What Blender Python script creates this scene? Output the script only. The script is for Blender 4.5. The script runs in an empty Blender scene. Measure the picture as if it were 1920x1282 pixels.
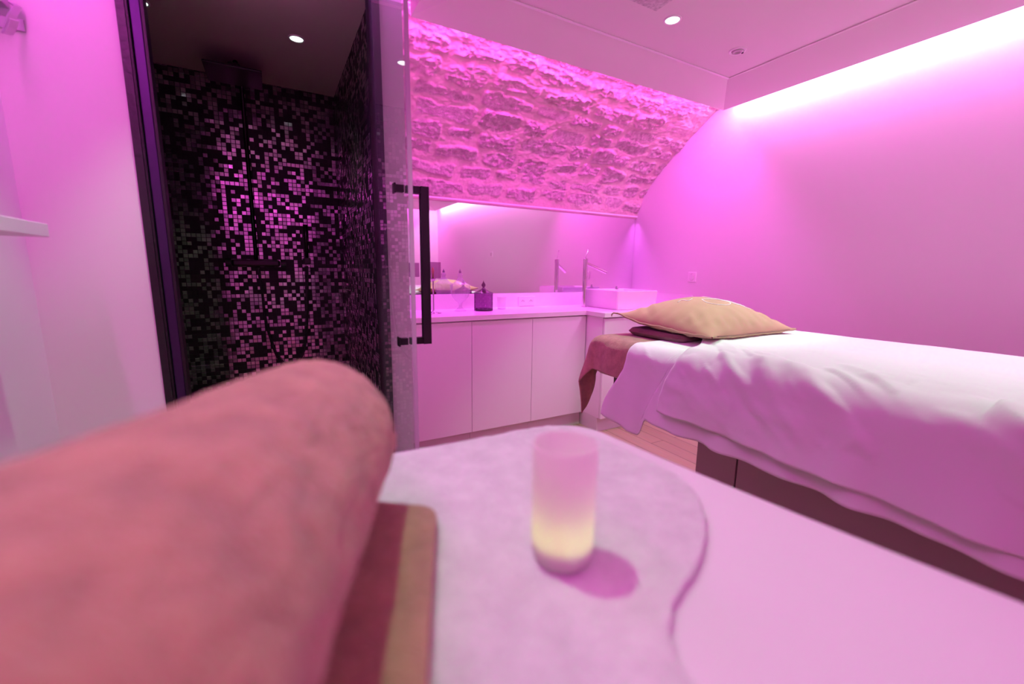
import bpy, bmesh, math, random
import numpy as np
from mathutils import Vector, Matrix

# ------------------------------------------------------------------ camera, world, exposure
# Everything below is written with z measured from the lens height; HZ lifts the whole place onto the floor at the end.
HZ = 1.31
SC = bpy.context.scene
COL = SC.collection
SC.view_settings.view_transform = 'Standard'
SC.view_settings.look = 'None'
SC.view_settings.gamma = 1.0
SC.view_settings.use_curve_mapping = False
SC.view_settings.exposure = 0.12
SC.cycles.max_bounces = 12
SC.cycles.diffuse_bounces = 6
SC.cycles.glossy_bounces = 6
SC.cycles.transmission_bounces = 8
SC.cycles.transparent_max_bounces = 16
SC.cycles.caustics_reflective = False
SC.cycles.caustics_refractive = False
SC.cycles.sample_clamp_indirect = 4.0
SC.cycles.use_denoising = True

cd = bpy.data.cameras.new('camera')
cam = bpy.data.objects.new('camera', cd)
COL.objects.link(cam)
SC.camera = cam
cd.sensor_width = 36.0
cd.lens = 797.167 / 1920 * 36.0
cd.clip_start = 0.01
Rr = Vector((0.87488634, -0.48416638, 0.01252229))
Ru = Vector((0.06979765, 0.15162479, 0.9859707))
Rf = Vector((0.47927255, 0.86173827, -0.16644813))
cam.matrix_world = Matrix(((Rr.x, Ru.x, -Rf.x, 0), (Rr.y, Ru.y, -Rf.y, 0), (Rr.z, Ru.z, -Rf.z, 0), (0, 0, 0, 1)))
cd.dof.use_dof = True
cd.dof.focus_distance = 2.3
cd.dof.aperture_fstop = 1.7

W = bpy.data.worlds.new('world')
SC.world = W
W.use_nodes = True
W.node_tree.nodes['Background'].inputs[0].default_value = (0.02, 0.01, 0.02, 1)
W.node_tree.nodes['Background'].inputs[1].default_value = 0.2

LED = (1.0, 0.09, 0.84)
LEDV = (0.80, 0.11, 1.0)
SPOTC = (0.46, 1.0, 0.60)

def area_light(name, loc, rot, sx, sy, power, color, spread=180):
    d = bpy.data.lights.new(name, 'AREA')
    d.shape = 'RECTANGLE'; d.size = sx; d.size_y = sy
    d.energy = power; d.color = color; d.spread = math.radians(spread)
    o = bpy.data.objects.new(name, d); COL.objects.link(o)
    o.location = loc; o.rotation_euler = rot
    return o

# LED strips that lie in the ceiling coves and above the mirror, plus added wash lights
area_light('led_cove_right', (3.165, -0.10, 1.31), (0, 0, 0), 0.05, 4.75, 42, LED)
area_light('added_wash_right', (3.205, -0.10, 1.33), (0, math.radians(35), 0), 0.03, 4.75, 17, (0.5, 0.95, 0.85))  # added green-white light, no separate strip; burns out the wall under the lip
area_light('led_cove_stone', (1.87, 2.345, 1.31), (0, 0, 0), 2.4, 0.05, 20, LED)
area_light('added_wash_stone', (1.87, 2.36, 1.33), (math.radians(30), 0, 0), 2.4, 0.03, 8, LEDV)  # added light beside the strip, shifts the nearby stone towards violet
area_light('led_cove_shower_side', (-0.1, 1.835, 1.31), (0, 0, 0), 1.0, 0.05, 7.5, LEDV)
area_light('led_cove_left', (-0.60, -0.40, 1.31), (0, 0, 0), 0.05, 4.2, 23, LED)
area_light('led_cove_rear', (1.3, -2.55, 1.31), (0, 0, 0), 3.4, 0.05, 20, LED)
area_light('led_mirror_top', (1.93, 3.255, 0.535), (0, 0, 0), 2.55, 0.012, 8.0, LEDV, 82)

# ------------------------------------------------------------------ materials
def new_mat(name):
    m = bpy.data.materials.new(name); m.use_nodes = True
    nt = m.node_tree
    return m, nt, nt.nodes['Principled BSDF']

def mat(name, col, rough=0.6, metal=0.0, bump=0.0, bscale=200.0, var=0.0, vscale=6.0, sheen=0.0, spec=None, detail=4, bdist=0.002):
    m, nt, p = new_mat(name)
    p.inputs['Base Color'].default_value = (*col, 1)
    p.inputs['Roughness'].default_value = rough
    p.inputs['Metallic'].default_value = metal
    if spec is not None: p.inputs['Specular IOR Level'].default_value = spec
    if sheen:
        p.inputs['Sheen Weight'].default_value = sheen
        p.inputs['Sheen Roughness'].default_value = 0.5
    tc = nt.nodes.new('ShaderNodeTexCoord')
    if bump:
        n = nt.nodes.new('ShaderNodeTexNoise'); n.inputs['Scale'].default_value = bscale; n.inputs['Detail'].default_value = detail
        b = nt.nodes.new('ShaderNodeBump'); b.inputs['Strength'].default_value = bump; b.inputs['Distance'].default_value = bdist
        nt.links.new(tc.outputs['Object'], n.inputs['Vector'])
        nt.links.new(n.outputs['Fac'], b.inputs['Height'])
        nt.links.new(b.outputs['Normal'], p.inputs['Normal'])
    if var:
        n = nt.nodes.new('ShaderNodeTexNoise'); n.inputs['Scale'].default_value = vscale; n.inputs['Detail'].default_value = 5
        r = nt.nodes.new('ShaderNodeValToRGB')
        r.color_ramp.elements[0].position = 0.3; r.color_ramp.elements[1].position = 0.7
        r.color_ramp.elements[0].color = (*[c * (1 - var) for c in col], 1)
        r.color_ramp.elements[1].color = (*[min(1, c * (1 + var)) for c in col], 1)
        nt.links.new(tc.outputs['Object'], n.inputs['Vector'])
        nt.links.new(n.outputs['Fac'], r.inputs['Fac'])
        nt.links.new(r.outputs['Color'], p.inputs['Base Color'])
    return m

def glass(name, tint=(1, 1, 1), refl_rough=0.0, ior=1.5, haze=0.0):
    """thin clear pane or vessel wall: Fresnel mix of a tinted see-through and a mirror reflection"""
    m = bpy.data.materials.new(name); m.use_nodes = True
    nt = m.node_tree; nt.nodes.clear()
    out = nt.nodes.new('ShaderNodeOutputMaterial')
    tr = nt.nodes.new('ShaderNodeBsdfTransparent'); tr.inputs['Color'].default_value = (*tint, 1)
    gl = nt.nodes.new('ShaderNodeBsdfGlossy'); gl.inputs['Roughness'].default_value = refl_rough
    fr = nt.nodes.new('ShaderNodeFresnel'); fr.inputs['IOR'].default_value = ior
    mx = nt.nodes.new('ShaderNodeMixShader')
    ge = nt.nodes.new('ShaderNodeNewGeometry'); iv = nt.nodes.new('ShaderNodeMath'); iv.operation = 'SUBTRACT'; iv.inputs[0].default_value = 1.0
    ml = nt.nodes.new('ShaderNodeMath'); ml.operation = 'MULTIPLY'
    nt.links.new(ge.outputs['Backfacing'], iv.inputs[1]); nt.links.new(iv.outputs[0], ml.inputs[0]); nt.links.new(fr.outputs[0], ml.inputs[1])
    nt.links.new(ml.outputs[0], mx.inputs[0]); nt.links.new(gl.outputs[0], mx.inputs[2])
    if haze:
        df = nt.nodes.new('ShaderNodeBsdfDiffuse'); df.inputs['Color'].default_value = (0.8, 0.8, 0.8, 1)
        m2 = nt.nodes.new('ShaderNodeMixShader'); m2.inputs[0].default_value = haze
        nt.links.new(tr.outputs[0], m2.inputs[1]); nt.links.new(df.outputs[0], m2.inputs[2])
        nt.links.new(m2.outputs[0], mx.inputs[1])
    else:
        nt.links.new(tr.outputs[0], mx.inputs[1])
    nt.links.new(mx.outputs[0], out.inputs['Surface'])
    return m

def emit(name, col, strength):
    m = bpy.data.materials.new(name); m.use_nodes = True
    nt = m.node_tree; nt.nodes.clear()
    out = nt.nodes.new('ShaderNodeOutputMaterial'); e = nt.nodes.new('ShaderNodeEmission')
    e.inputs['Color'].default_value = (*col, 1); e.inputs['Strength'].default_value = strength
    nt.links.new(e.outputs[0], out.inputs['Surface'])
    return m

def mosaic(name, axis, pitch=0.0232):
    """black glass mosaic: tiles picked at random are polished, each one sits at its own slight tilt"""
    m, nt, p = new_mat(name)
    N = nt.nodes.new; L = nt.links.new
    tc = N('ShaderNodeTexCoord'); sp = N('ShaderNodeSeparateXYZ'); L(tc.outputs['Object'], sp.inputs[0])
    def mth(op, a, b=None, c=None):
        n = N('ShaderNodeMath'); n.operation = op
        for i, v in enumerate((a, b, c)):
            if v is None: continue
            if hasattr(v, 'is_linked'): L(v, n.inputs[i])
            else: n.inputs[i].default_value = v
        return n.outputs[0]
    a, b = {'x': (0, 2), 'y': (1, 2), 'z': (0, 1)}[axis]
    U = mth('DIVIDE', sp.outputs[a], pitch); V = mth('DIVIDE', sp.outputs[b], pitch)
    fu = mth('FLOOR', U); fv = mth('FLOOR', V)
    cb = N('ShaderNodeCombineXYZ'); L(fu, cb.inputs[0]); L(fv, cb.inputs[1])
    wn = N('ShaderNodeTexWhiteNoise'); wn.noise_dimensions = '3D'; L(cb.outputs[0], wn.inputs['Vector'])
    ru = mth('ABSOLUTE', mth('SUBTRACT', mth('FRACT', U), 0.5)); rv = mth('ABSOLUTE', mth('SUBTRACT', mth('FRACT', V), 0.5))
    mx = mth('MAXIMUM', ru, rv)
    edge = N('ShaderNodeMapRange'); edge.inputs[1].default_value = 0.42; edge.inputs[2].default_value = 0.465
    edge.inputs[3].default_value = 1.0; edge.inputs[4].default_value = 0.0; L(mx, edge.inputs[0])
    shiny = mth('GREATER_THAN', wn.outputs['Value'], 0.50)
    lit = mth('MULTIPLY', shiny, edge.outputs[0])
    # colour
    mc = N('ShaderNodeMix'); mc.data_type = 'RGBA'; L(lit, mc.inputs[0])
    mc.inputs[6].default_value = (0.006, 0.006, 0.006, 1)
    cr = N('ShaderNodeMix'); cr.data_type = 'RGBA'; cr.inputs[6].default_value = (0.24, 0.22, 0.26, 1); cr.inputs[7].default_value = (0.60, 0.50, 0.60, 1)
    w2 = N('ShaderNodeTexWhiteNoise'); w2.noise_dimensions = '4D'; L(cb.outputs[0], w2.inputs['Vector']); w2.inputs['W'].default_value = 7.3
    L(w2.outputs['Value'], cr.inputs[0]); L(cr.outputs[2], mc.inputs[7])
    L(mc.outputs[2], p.inputs['Base Color'])
    L(mth('MULTIPLY', lit, 0.95), p.inputs['Metallic'])
    L(mth('MULTIPLY_ADD', lit, -0.42, 0.55), p.inputs['Roughness'])
    p.inputs['Specular IOR Level'].default_value = 0.35
    # tilt
    g = N('ShaderNodeNewGeometry')
    vs = N('ShaderNodeVectorMath'); vs.operation = 'SUBTRACT'; L(wn.outputs['Color'], vs.inputs[0]); vs.inputs[1].default_value = (0.5, 0.5, 0.5)
    vm = N('ShaderNodeVectorMath'); vm.operation = 'SCALE'; L(vs.outputs[0], vm.inputs[0]); vm.inputs['Scale'].default_value = 0.055
    va = N('ShaderNodeVectorMath'); va.operation = 'ADD'; L(g.outputs['Normal'], va.inputs[0]); L(vm.outputs[0], va.inputs[1])
    vn = N('ShaderNodeVectorMath'); vn.operation = 'NORMALIZE'; L(va.outputs[0], vn.inputs[0])
    ns = N('ShaderNodeTexNoise'); ns.inputs['Scale'].default_value = 90; L(tc.outputs['Object'], ns.inputs['Vector'])
    hh = mth('MULTIPLY_ADD', ns.outputs['Fac'], 0.06, edge.outputs[0])
    bp = N('ShaderNodeBump'); bp.inputs['Strength'].default_value = 0.7; bp.inputs['Distance'].default_value = 0.002
    L(hh, bp.inputs['Height']); L(vn.outputs[0], bp.inputs['Normal']); L(bp.outputs['Normal'], p.inputs['Normal'])
    return m

def planks(name):
    m, nt, p = new_mat(name)
    tc = nt.nodes.new('ShaderNodeTexCoord'); mp = nt.nodes.new('ShaderNodeMapping')
    mp.inputs['Rotation'].default_value = (0, 0, math.radians(90))
    br = nt.nodes.new('ShaderNodeTexBrick'); br.inputs['Scale'].default_value = 1.0
    br.inputs['Brick Width'].default_value = 1.1; br.inputs['Row Height'].default_value = 0.13; br.inputs['Mortar Size'].default_value = 0.0025
    br.inputs['Color1'].default_value = (0.50, 0.36, 0.24, 1); br.inputs['Color2'].default_value = (0.42, 0.29, 0.19, 1); br.inputs['Mortar'].default_value = (0.12, 0.08, 0.06, 1)
    nt.links.new(tc.outputs['Object'], mp.inputs[0]); nt.links.new(mp.outputs[0], br.inputs['Vector'])
    ns = nt.nodes.new('ShaderNodeTexNoise'); ns.inputs['Scale'].default_value = 9; ns.inputs['Detail'].default_value = 8
    m2 = nt.nodes.new('ShaderNodeMapping'); m2.inputs['Scale'].default_value = (9, 0.7, 1)
    nt.links.new(tc.outputs['Object'], m2.inputs[0]); nt.links.new(m2.outputs[0], ns.inputs['Vector'])
    mx = nt.nodes.new('ShaderNodeMix'); mx.data_type = 'RGBA'; mx.blend_type = 'MULTIPLY'; mx.inputs[0].default_value = 0.35
    nt.links.new(br.outputs['Color'], mx.inputs[6]); nt.links.new(ns.outputs['Color'], mx.inputs[7]); nt.links.new(mx.outputs[2], p.inputs['Base Color'])
    p.inputs['Roughness'].default_value = 0.45
    return m

def stone_mat(name):
    m, nt, p = new_mat(name)
    at = nt.nodes.new('ShaderNodeAttribute'); at.attribute_name = 'stone'
    tc = nt.nodes.new('ShaderNodeTexCoord')
    ns = nt.nodes.new('ShaderNodeTexNoise'); ns.inputs['Scale'].default_value = 26; ns.inputs['Detail'].default_value = 9; ns.inputs['Roughness'].default_value = 0.65
    nt.links.new(tc.outputs['Object'], ns.inputs['Vector'])
    r = nt.nodes.new('ShaderNodeValToRGB'); r.color_ramp.elements[0].position = 0.36; r.color_ramp.elements[1].position = 0.66
    r.color_ramp.elements[0].color = (0.50, 0.34, 0.38, 1); r.color_ramp.elements[1].color = (0.76, 0.58, 0.62, 1)
    nt.links.new(ns.outputs['Fac'], r.inputs['Fac'])
    mx = nt.nodes.new('ShaderNodeMix'); mx.data_type = 'RGBA'
    mx.inputs[6].default_value = (0.72, 0.53, 0.52, 1)
    nt.links.new(at.outputs['Fac'], mx.inputs[0]); nt.links.new(r.outputs['Color'], mx.inputs[7])
    nt.links.new(mx.outputs[2], p.inputs['Base Color'])
    p.inputs['Roughness'].default_value = 0.9
    b = nt.nodes.new('ShaderNodeBump'); b.inputs['Strength'].default_value = 0.8; b.inputs['Distance'].default_value = 0.010
    n2 = nt.nodes.new('ShaderNodeTexNoise'); n2.inputs['Scale'].default_value = 55; n2.inputs['Detail'].default_value = 10; n2.inputs['Roughness'].default_value = 0.7
    nt.links.new(tc.outputs['Object'], n2.inputs['Vector'])
    ml = nt.nodes.new('ShaderNodeMath'); ml.operation = 'MULTIPLY_ADD'; ml.inputs[1].default_value = 0.8; ml.inputs[2].default_value = 0.2
    nt.links.new(at.outputs['Fac'], ml.inputs[0])
    m3 = nt.nodes.new('ShaderNodeMath'); m3.operation = 'MULTIPLY'
    nt.links.new(ml.outputs[0], m3.inputs[0]); nt.links.new(n2.outputs['Fac'], m3.inputs[1])
    nt.links.new(m3.outputs[0], b.inputs['Height']); nt.links.new(b.outputs['Normal'], p.inputs['Normal'])
    return m

def terry(name, col, dark=0.75, scale=420, soft=0.006):
    """looped pile: fine bump with blotchy lie of the nap"""
    m, nt, p = new_mat(name)
    tc = nt.nodes.new('ShaderNodeTexCoord')
    a = nt.nodes.new('ShaderNodeTexNoise'); a.inputs['Scale'].default_value = 28; a.inputs['Detail'].default_value = 7; a.inputs['Roughness'].default_value = 0.62
    nt.links.new(tc.outputs['Object'], a.inputs['Vector'])
    r = nt.nodes.new('ShaderNodeValToRGB'); r.color_ramp.elements[0].position = 0.34; r.color_ramp.elements[1].position = 0.66
    r.color_ramp.elements[0].color = (*[c * dark for c in col], 1); r.color_ramp.elements[1].color = (*col, 1)
    nt.links.new(a.outputs['Fac'], r.inputs['Fac']); nt.links.new(r.outputs['Color'], p.inputs['Base Color'])
    p.inputs['Roughness'].default_value = 1.0; p.inputs['Specular IOR Level'].default_value = 0.1
    p.inputs['Sheen Weight'].default_value = 0.35; p.inputs['Sheen Roughness'].default_value = 0.6
    v = nt.nodes.new('ShaderNodeTexNoise'); v.inputs['Scale'].default_value = scale; v.inputs['Detail'].default_value = 3
    nt.links.new(tc.outputs['Object'], v.inputs['Vector'])
    ad = nt.nodes.new('ShaderNodeMath'); ad.operation = 'MULTIPLY_ADD'; ad.inputs[1].default_value = 1.6
    nt.links.new(a.outputs['Fac'], ad.inputs[0]); nt.links.new(v.outputs['Fac'], ad.inputs[2])
    b = nt.nodes.new('ShaderNodeBump'); b.inputs['Strength'].default_value = 0.7; b.inputs['Distance'].default_value = soft
    nt.links.new(ad.outputs[0], b.inputs['Height']); nt.links.new(b.outputs['Normal'], p.inputs['Normal'])
    return m

M = {}
M['plaster'] = mat('wall_plaster', (0.80, 0.76, 0.76), 0.75, bump=0.08, bscale=60)
M['ceiling'] = mat('ceiling_paint', (0.78, 0.72, 0.70), 0.8)
M['floor'] = planks('oak_floor')
M['stone'] = stone_mat('rough_limestone')
M['lacquer'] = mat('white_lacquer', (0.82, 0.74, 0.79), 0.30, bump=0.02, bscale=8)
M['worktop'] = mat('white_worktop', (0.82, 0.80, 0.80), 0.28)
M['plinth'] = mat('plinth_laminate', (0.70, 0.66, 0.66), 0.4)
M['ceramic'] = mat('white_ceramic', (0.86, 0.84, 0.84), 0.12)
M['chrome'] = mat('chrome', (0.75, 0.73, 0.74), 0.12, 1.0)
M['brushed'] = mat('brushed_steel', (0.55, 0.52, 0.54), 0.28, 1.0)
M['mirror'] = mat('mirror_silver', (0.93, 0.92, 0.93), 0.0, 1.0)
M['black'] = mat('black_metal', (0.006, 0.005, 0.006), 0.35, spec=0.4)
M['blackgloss'] = mat('black_gloss', (0.02, 0.015, 0.02), 0.18, 0.6)
M['profile'] = mat('violet_anodised_profile', (0.055, 0.03, 0.09), 0.32, 0.8)
M['tile_x'] = mosaic('black_mosaic_back', 'x')
M['tile_y'] = mosaic('black_mosaic_side', 'y')
M['blacktile'] = mat('black_tile_edge', (0.008, 0.007, 0.008), 0.3, bump=0.6, bscale=60)
M['tile_z'] = mosaic('black_mosaic_floor', 'z')
M['showerceil'] = mat('shower_ceiling_paint', (0.72, 0.60, 0.58), 0.85)
M['glass'] = glass('door_glass', (0.93, 0.94, 0.94), haze=0.05)
M['clear'] = glass('clear_cut_glass', (0.93, 0.92, 0.95), 0.02, 1.5, haze=0.22)
M['smoked'] = glass('smoked_violet_glass', (0.50, 0.27, 0.50), 0.03, 1.5)
M['tinted'] = glass('faded_tinted_glass', (0.66, 0.48, 0.64), 0.0, 1.45)
M['brass'] = mat('rose_gold_metal', (0.52, 0.42, 0.52), 0.2, 1.0)
M['amber'] = mat('amber_bead', (0.80, 0.62, 0.25), 0.15, spec=0.8)
M['plastic'] = mat('white_plastic', (0.84, 0.80, 0.80), 0.35)
M['hole'] = mat('socket_hole', (0.03, 0.02, 0.03), 0.5)
M['cotton'] = mat('white_cotton', (0.80, 0.82, 0.80), 0.9, bump=0.25, bscale=14, sheen=0.15, spec=0.2, detail=5, bdist=0.006)
M['padcloth'] = mat('cream_padded_vinyl', (0.66, 0.58, 0.54), 0.55)
M['wood'] = mat('dark_bed_frame', (0.10, 0.06, 0.05), 0.5)
M['base'] = mat('taupe_bed_base', (0.42, 0.34, 0.33), 0.5)
M['tan'] = mat('tan_linen', (0.49, 0.30, 0.20), 0.85, bump=0.3, bscale=900, var=0.05, vscale=10, sheen=0.1, spec=0.2, bdist=0.0006)
M['tanpipe'] = mat('tan_piping', (0.42, 0.28, 0.18), 0.85)
M['thread'] = mat('white_thread', (0.92, 0.90, 0.86), 0.7)
M['brown'] = terry('brown_terry', (0.52, 0.30, 0.21), 0.72)
M['tanterry'] = terry('tan_terry', (0.50, 0.30, 0.17), 0.72)
M['brownroll'] = terry('rosewood_terry', (0.50, 0.27, 0.17), 0.66, 300)
M['plum'] = terry('plum_terry', (0.22, 0.06, 0.07), 0.7)
M['whiteterry'] = terry('white_terry', (0.74, 0.80, 0.74), 0.84, 300)
M['tabletop'] = mat('satin_white_top', (0.70, 0.72, 0.70), 0.35)
M['darkrim'] = mat('dim_lamp_baffle', (0.5, 0.42, 0.44), 0.4)
M['lamp'] = emit('downlight_lens', (0.80, 1.0, 0.90), 3.0)
M['grille'] = mat('air_grille', (0.60, 0.55, 0.55), 0.8, bump=1.0, bscale=120, var=0.25, vscale=60)
def frosted():
    m, nt, p = new_mat('frosted_glass')
    nt.nodes.remove(p)
    out = nt.nodes['Material Output']
    t = nt.nodes.new('ShaderNodeBsdfTranslucent'); t.inputs['Color'].default_value = (0.92, 0.86, 0.86, 1)
    d = nt.nodes.new('ShaderNodeBsdfDiffuse'); d.inputs['Color'].default_value = (0.90, 0.84, 0.86, 1)
    r = nt.nodes.new('ShaderNodeBsdfTransparent'); r.inputs['Color'].default_value = (0.95, 0.92, 0.93, 1)
    a = nt.nodes.new('ShaderNodeMixShader'); a.inputs[0].default_value = 0.55
    b = nt.nodes.new('ShaderNodeMixShader'); b.inputs[0].default_value = 0.12
    nt.links.new(d.outputs[0], a.inputs[1]); nt.links.new(t.outputs[0], a.inputs[2])
    nt.links.new(a.outputs[0], b.inputs[1]); nt.links.new(r.outputs[0], b.inputs[2])
    nt.links.new(b.outputs[0], out.inputs['Surface'])
    return m
M['frost'] = frosted()
M['flame'] = emit('tealight_glow', (0.80, 1.0, 0.22), 4.0)

# ------------------------------------------------------------------ mesh helpers
def obj(name, verts, faces, m, parent=None, smooth=False, loc=None):
    me = bpy.data.meshes.new(name)
    me.from_pydata([tuple(map(float, v)) for v in verts], [], [tuple(f) for f in faces])
    me.update()
    bm = bmesh.new(); bm.from_mesh(me); bmesh.ops.recalc_face_normals(bm, faces=bm.faces); bm.to_mesh(me); bm.free()
    me.materials.append(M[m] if isinstance(m, str) else m)
    if smooth: me.polygons.foreach_set('use_smooth', [True] * len(me.polygons))
    o = bpy.data.objects.new(name, me); COL.objects.link(o)
    if parent is not None:
        o.parent = parent; o.location = (0, 0, 0)
        L = -Vector(parent_origin(parent)); me.transform(Matrix.Translation(L))
    elif loc is not None:
        me.transform(Matrix.Translation(-Vector(loc))); o.location = loc
    return o

def parent_origin(p):
    v = Vector(p.location)
    while p.parent is not None:
        p = p.parent; v += Vector(p.location)
    return v

class MB:
    def __init__(s): s.v = []; s.f = []
    def add(s, v, f):
        b = len(s.v); s.v += [tuple(x) for x in v]; s.f += [tuple(i + b for i in q) for q in f]; return s
    def box(s, a, b, bev=0.0):
        bm = bmesh.new(); bmesh.ops.create_cube(bm, size=1)
        c = [(p + q) / 2 for p, q in zip(a, b)]; d = [abs(q - p) for p, q in zip(a, b)]
        for v in bm.verts: v.co = Vector((c[0] + v.co.x * d[0], c[1] + v.co.y * d[1], c[2] + v.co.z * d[2]))
        if bev: bmesh.ops.bevel(bm, geom=bm.edges[:], offset=bev, segments=3, affect='EDGES', profile=0.5)
        bm.verts.index_update()
        s.add([v.co[:] for v in bm.verts], [[v.index for v in f.verts] for f in bm.faces]); bm.free(); return s
    def lathe(s, c, prof, n=40):
        """prof: (radius, z) pairs; open surface around a vertical axis through c"""
        v = []; f = []
        for r, z in prof:
            for k in range(n):
                a = 2 * math.pi * k / n; v.append((c[0] + r * math.cos(a), c[1] + r * math.sin(a), c[2] + z))
        for i in range(len(prof) - 1):
            for k in range(n):
                k2 = (k + 1) % n; f.append((i * n + k, i * n + k2, (i + 1) * n + k2, (i + 1) * n + k))
        if prof[0][0] > 1e-5: f.append(tuple(range(n)))
        if prof[-1][0] > 1e-5: f.append(tuple((len(prof) - 1) * n + k for k in range(n)))
        return s.add(v, f)
    def lathe_open(s, c, prof, n=40):
        v = []; f = []
        for r, z in prof:
            for k in range(n):
                a = 2 * math.pi * k / n; v.append((c[0] + r * math.cos(a), c[1] + r * math.sin(a), c[2] + z))
        for i in range(len(prof) - 1):
            for k in range(n):
                k2 = (k + 1) % n; f.append((i * n + k, i * n + k2, (i + 1) * n + k2, (i + 1) * n + k))
        return s.add(v, f)
    def tube(s, pts, r, n=12, cap=True):
        pts = [Vector(p) for p in pts]; v = []; f = []; up = None
        for i, p in enumerate(pts):
            t = (pts[min(i + 1, len(pts) - 1)] - pts[max(i - 1, 0)]).normalized()
            if up is None: up = t.orthogonal().normalized()
            up = (up - t * up.dot(t)).normalized(); w = t.cross(up)
            rr = r[i] if isinstance(r, (list, tuple)) else r
            for k in range(n):
                a = 2 * math.pi * k / n; v.append(p + (up * math.cos(a) + w * math.sin(a)) * rr)
        for i in range(len(pts) - 1):
            for k in range(n):
                k2 = (k + 1) % n; f.append((i * n + k, i * n + k2, (i + 1) * n + k2, (i + 1) * n + k))
        if cap: f.append(tuple(range(n))); f.append(tuple((len(pts) - 1) * n + k for k in range(n)))
        return s.add(v, f)
    def ribbon(s, pts, width, th):
        """flat strip: pts in 3-D, width vector constant, thickness th"""
        wv = Vector(width); v = []; f = []
        pts = [Vector(p) for p in pts]
        for i, p in enumerate(pts):
            t = (pts[min(i + 1, len(pts) - 1)] - pts[max(i - 1, 0)]).normalized(); n = t.cross(wv).normalized() * th / 2
            for q in (p - wv / 2 - n, p + wv / 2 - n, p + wv / 2 + n, p - wv / 2 + n): v.append(q)
        for i in range(len(pts) - 1):
            for k in range(4):
                k2 = (k + 1) % 4; f.append((i * 4 + k, i * 4 + k2, i * 4 + 4 + k2, i * 4 + 4 + k))
        f.append((0, 1, 2, 3)); b = 4 * (len(pts) - 1); f.append((b, b + 1, b + 2, b + 3))
        return s.add(v, f)
    def build(s, name, m, parent=None, smooth=False, loc=None): return obj(name, s.v, s.f, m, parent, smooth, loc)

def empty(name, loc):
    o = bpy.data.objects.new(name, None); COL.objects.link(o); o.location = loc; o.empty_display_size = 0.05; return o
def tag(o, label, cat, group=None, kind=None):
    o['label'] = label; o['category'] = cat
    if group: o['group'] = group
    if kind: o['kind'] = kind
    return o
def struct(o, label=None):
    o['kind'] = 'structure'
    if label: o['label'] = label
    return o
def sharp_smooth(o, deg=35):
    me = o.data
    me.polygons.foreach_set('use_smooth', [True] * len(me.polygons))
    bm = bmesh.new(); bm.from_mesh(me)
    for e in bm.edges:
        if len(e.link_faces) == 2 and e.calc_face_angle(0) > math.radians(deg): e.smooth = False
    bm.to_mesh(me); bm.free()
    return o

# ------------------------------------------------------------------ noise on arrays
_rng = np.random.RandomState(11)
_T = _rng.rand(256, 256)
def vnoise(x, y, seed=0):
    x = np.asarray(x, float) + seed * 17.31; y = np.asarray(y, float) + seed * 9.77
    xi = np.floor(x).astype(int); yi = np.floor(y).astype(int); fx = x - xi; fy = y - yi
    fx = fx * fx * (3 - 2 * fx); fy = fy * fy * (3 - 2 * fy)
    g = lambda a, b: _T[a % 256, b % 256]
    return (g(xi, yi) * (1 - fx) + g(xi + 1, yi) * fx) * (1 - fy) + (g(xi, yi + 1) * (1 - fx) + g(xi + 1, yi + 1) * fx) * fy
def fbm(x, y, o=4, seed=0, rough=0.5):
    s = 0; a = 1; t = 0
    for k in range(o):
        s = s + a * (vnoise(x * 2 ** k, y * 2 ** k, seed + k) - 0.5); t += a; a *= rough
    return s / t
def ridged(x, y, o=4, seed=0):
    s = 0; a = 1; t = 0
    for k in range(o):
        s = s + a * (1 - np.abs(2 * vnoise(x * 2 ** k, y * 2 ** k, seed + k) - 1)); t += a; a *= 0.55
    return s / t
def sstep(a, b, x):
    t = np.clip((x - a) / (b - a), 0, 1); return t * t * (3 - 2 * t)
def grid_faces(nu, nv, closed_u=False):
    f = []
    for i in range(nu if closed_u else nu - 1):
        i2 = (i + 1) % nu
        for j in range(nv - 1): f.append((i * nv + j, i2 * nv + j, i2 * nv + j + 1, i * nv + j + 1))
    return f

# ------------------------------------------------------------------ room shell
XR = 3.24; YB = 3.29; YN = -2.7; XL = -0.66; YS = 1.90; ZC = 1.32; FL = -HZ; ZT = 1.50
struct(MB().box((XL - 0.1, YN - 0.1, FL - 0.06), (XR + 0.1, YB + 0.15, FL)).build('floor', 'floor'), 'light oak plank floor')
struct(MB().box((XR, YN - 0.1, FL), (XR + 0.1, YB + 0.15, ZT)).build('wall_right', 'plaster'), 'smooth white side wall washed pink')
struct(MB().box((XL - 0.1, YN - 0.1, FL), (XL, YS, ZT)).build('wall_left', 'plaster'))
struct(MB().box((XL - 0.1, YN - 0.1, FL), (XR + 0.1, YN, ZT)).build('wall_rear', 'plaster'))
struct(MB().box((0.40, YB, FL), (XR + 0.1, YB + 0.1, 0.62)).build('wall_back', 'plaster'))
struct(MB().box((XL - 0.1, YS, FL), (-0.372, YS + 0.10, ZT)).build('wall_front', 'plaster'), 'white wall beside the shower opening')
# partition between shower and counter; wall over the shower opening
struct(MB().box((0.436, YS, FL), (0.527, YB, ZT)).build('wall_partition', 'plaster'))
struct(MB().box((-0.372, YS + 0.02, 1.06), (0.436, YS + 0.12, ZT)).build('wall_header', 'plaster'))
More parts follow.
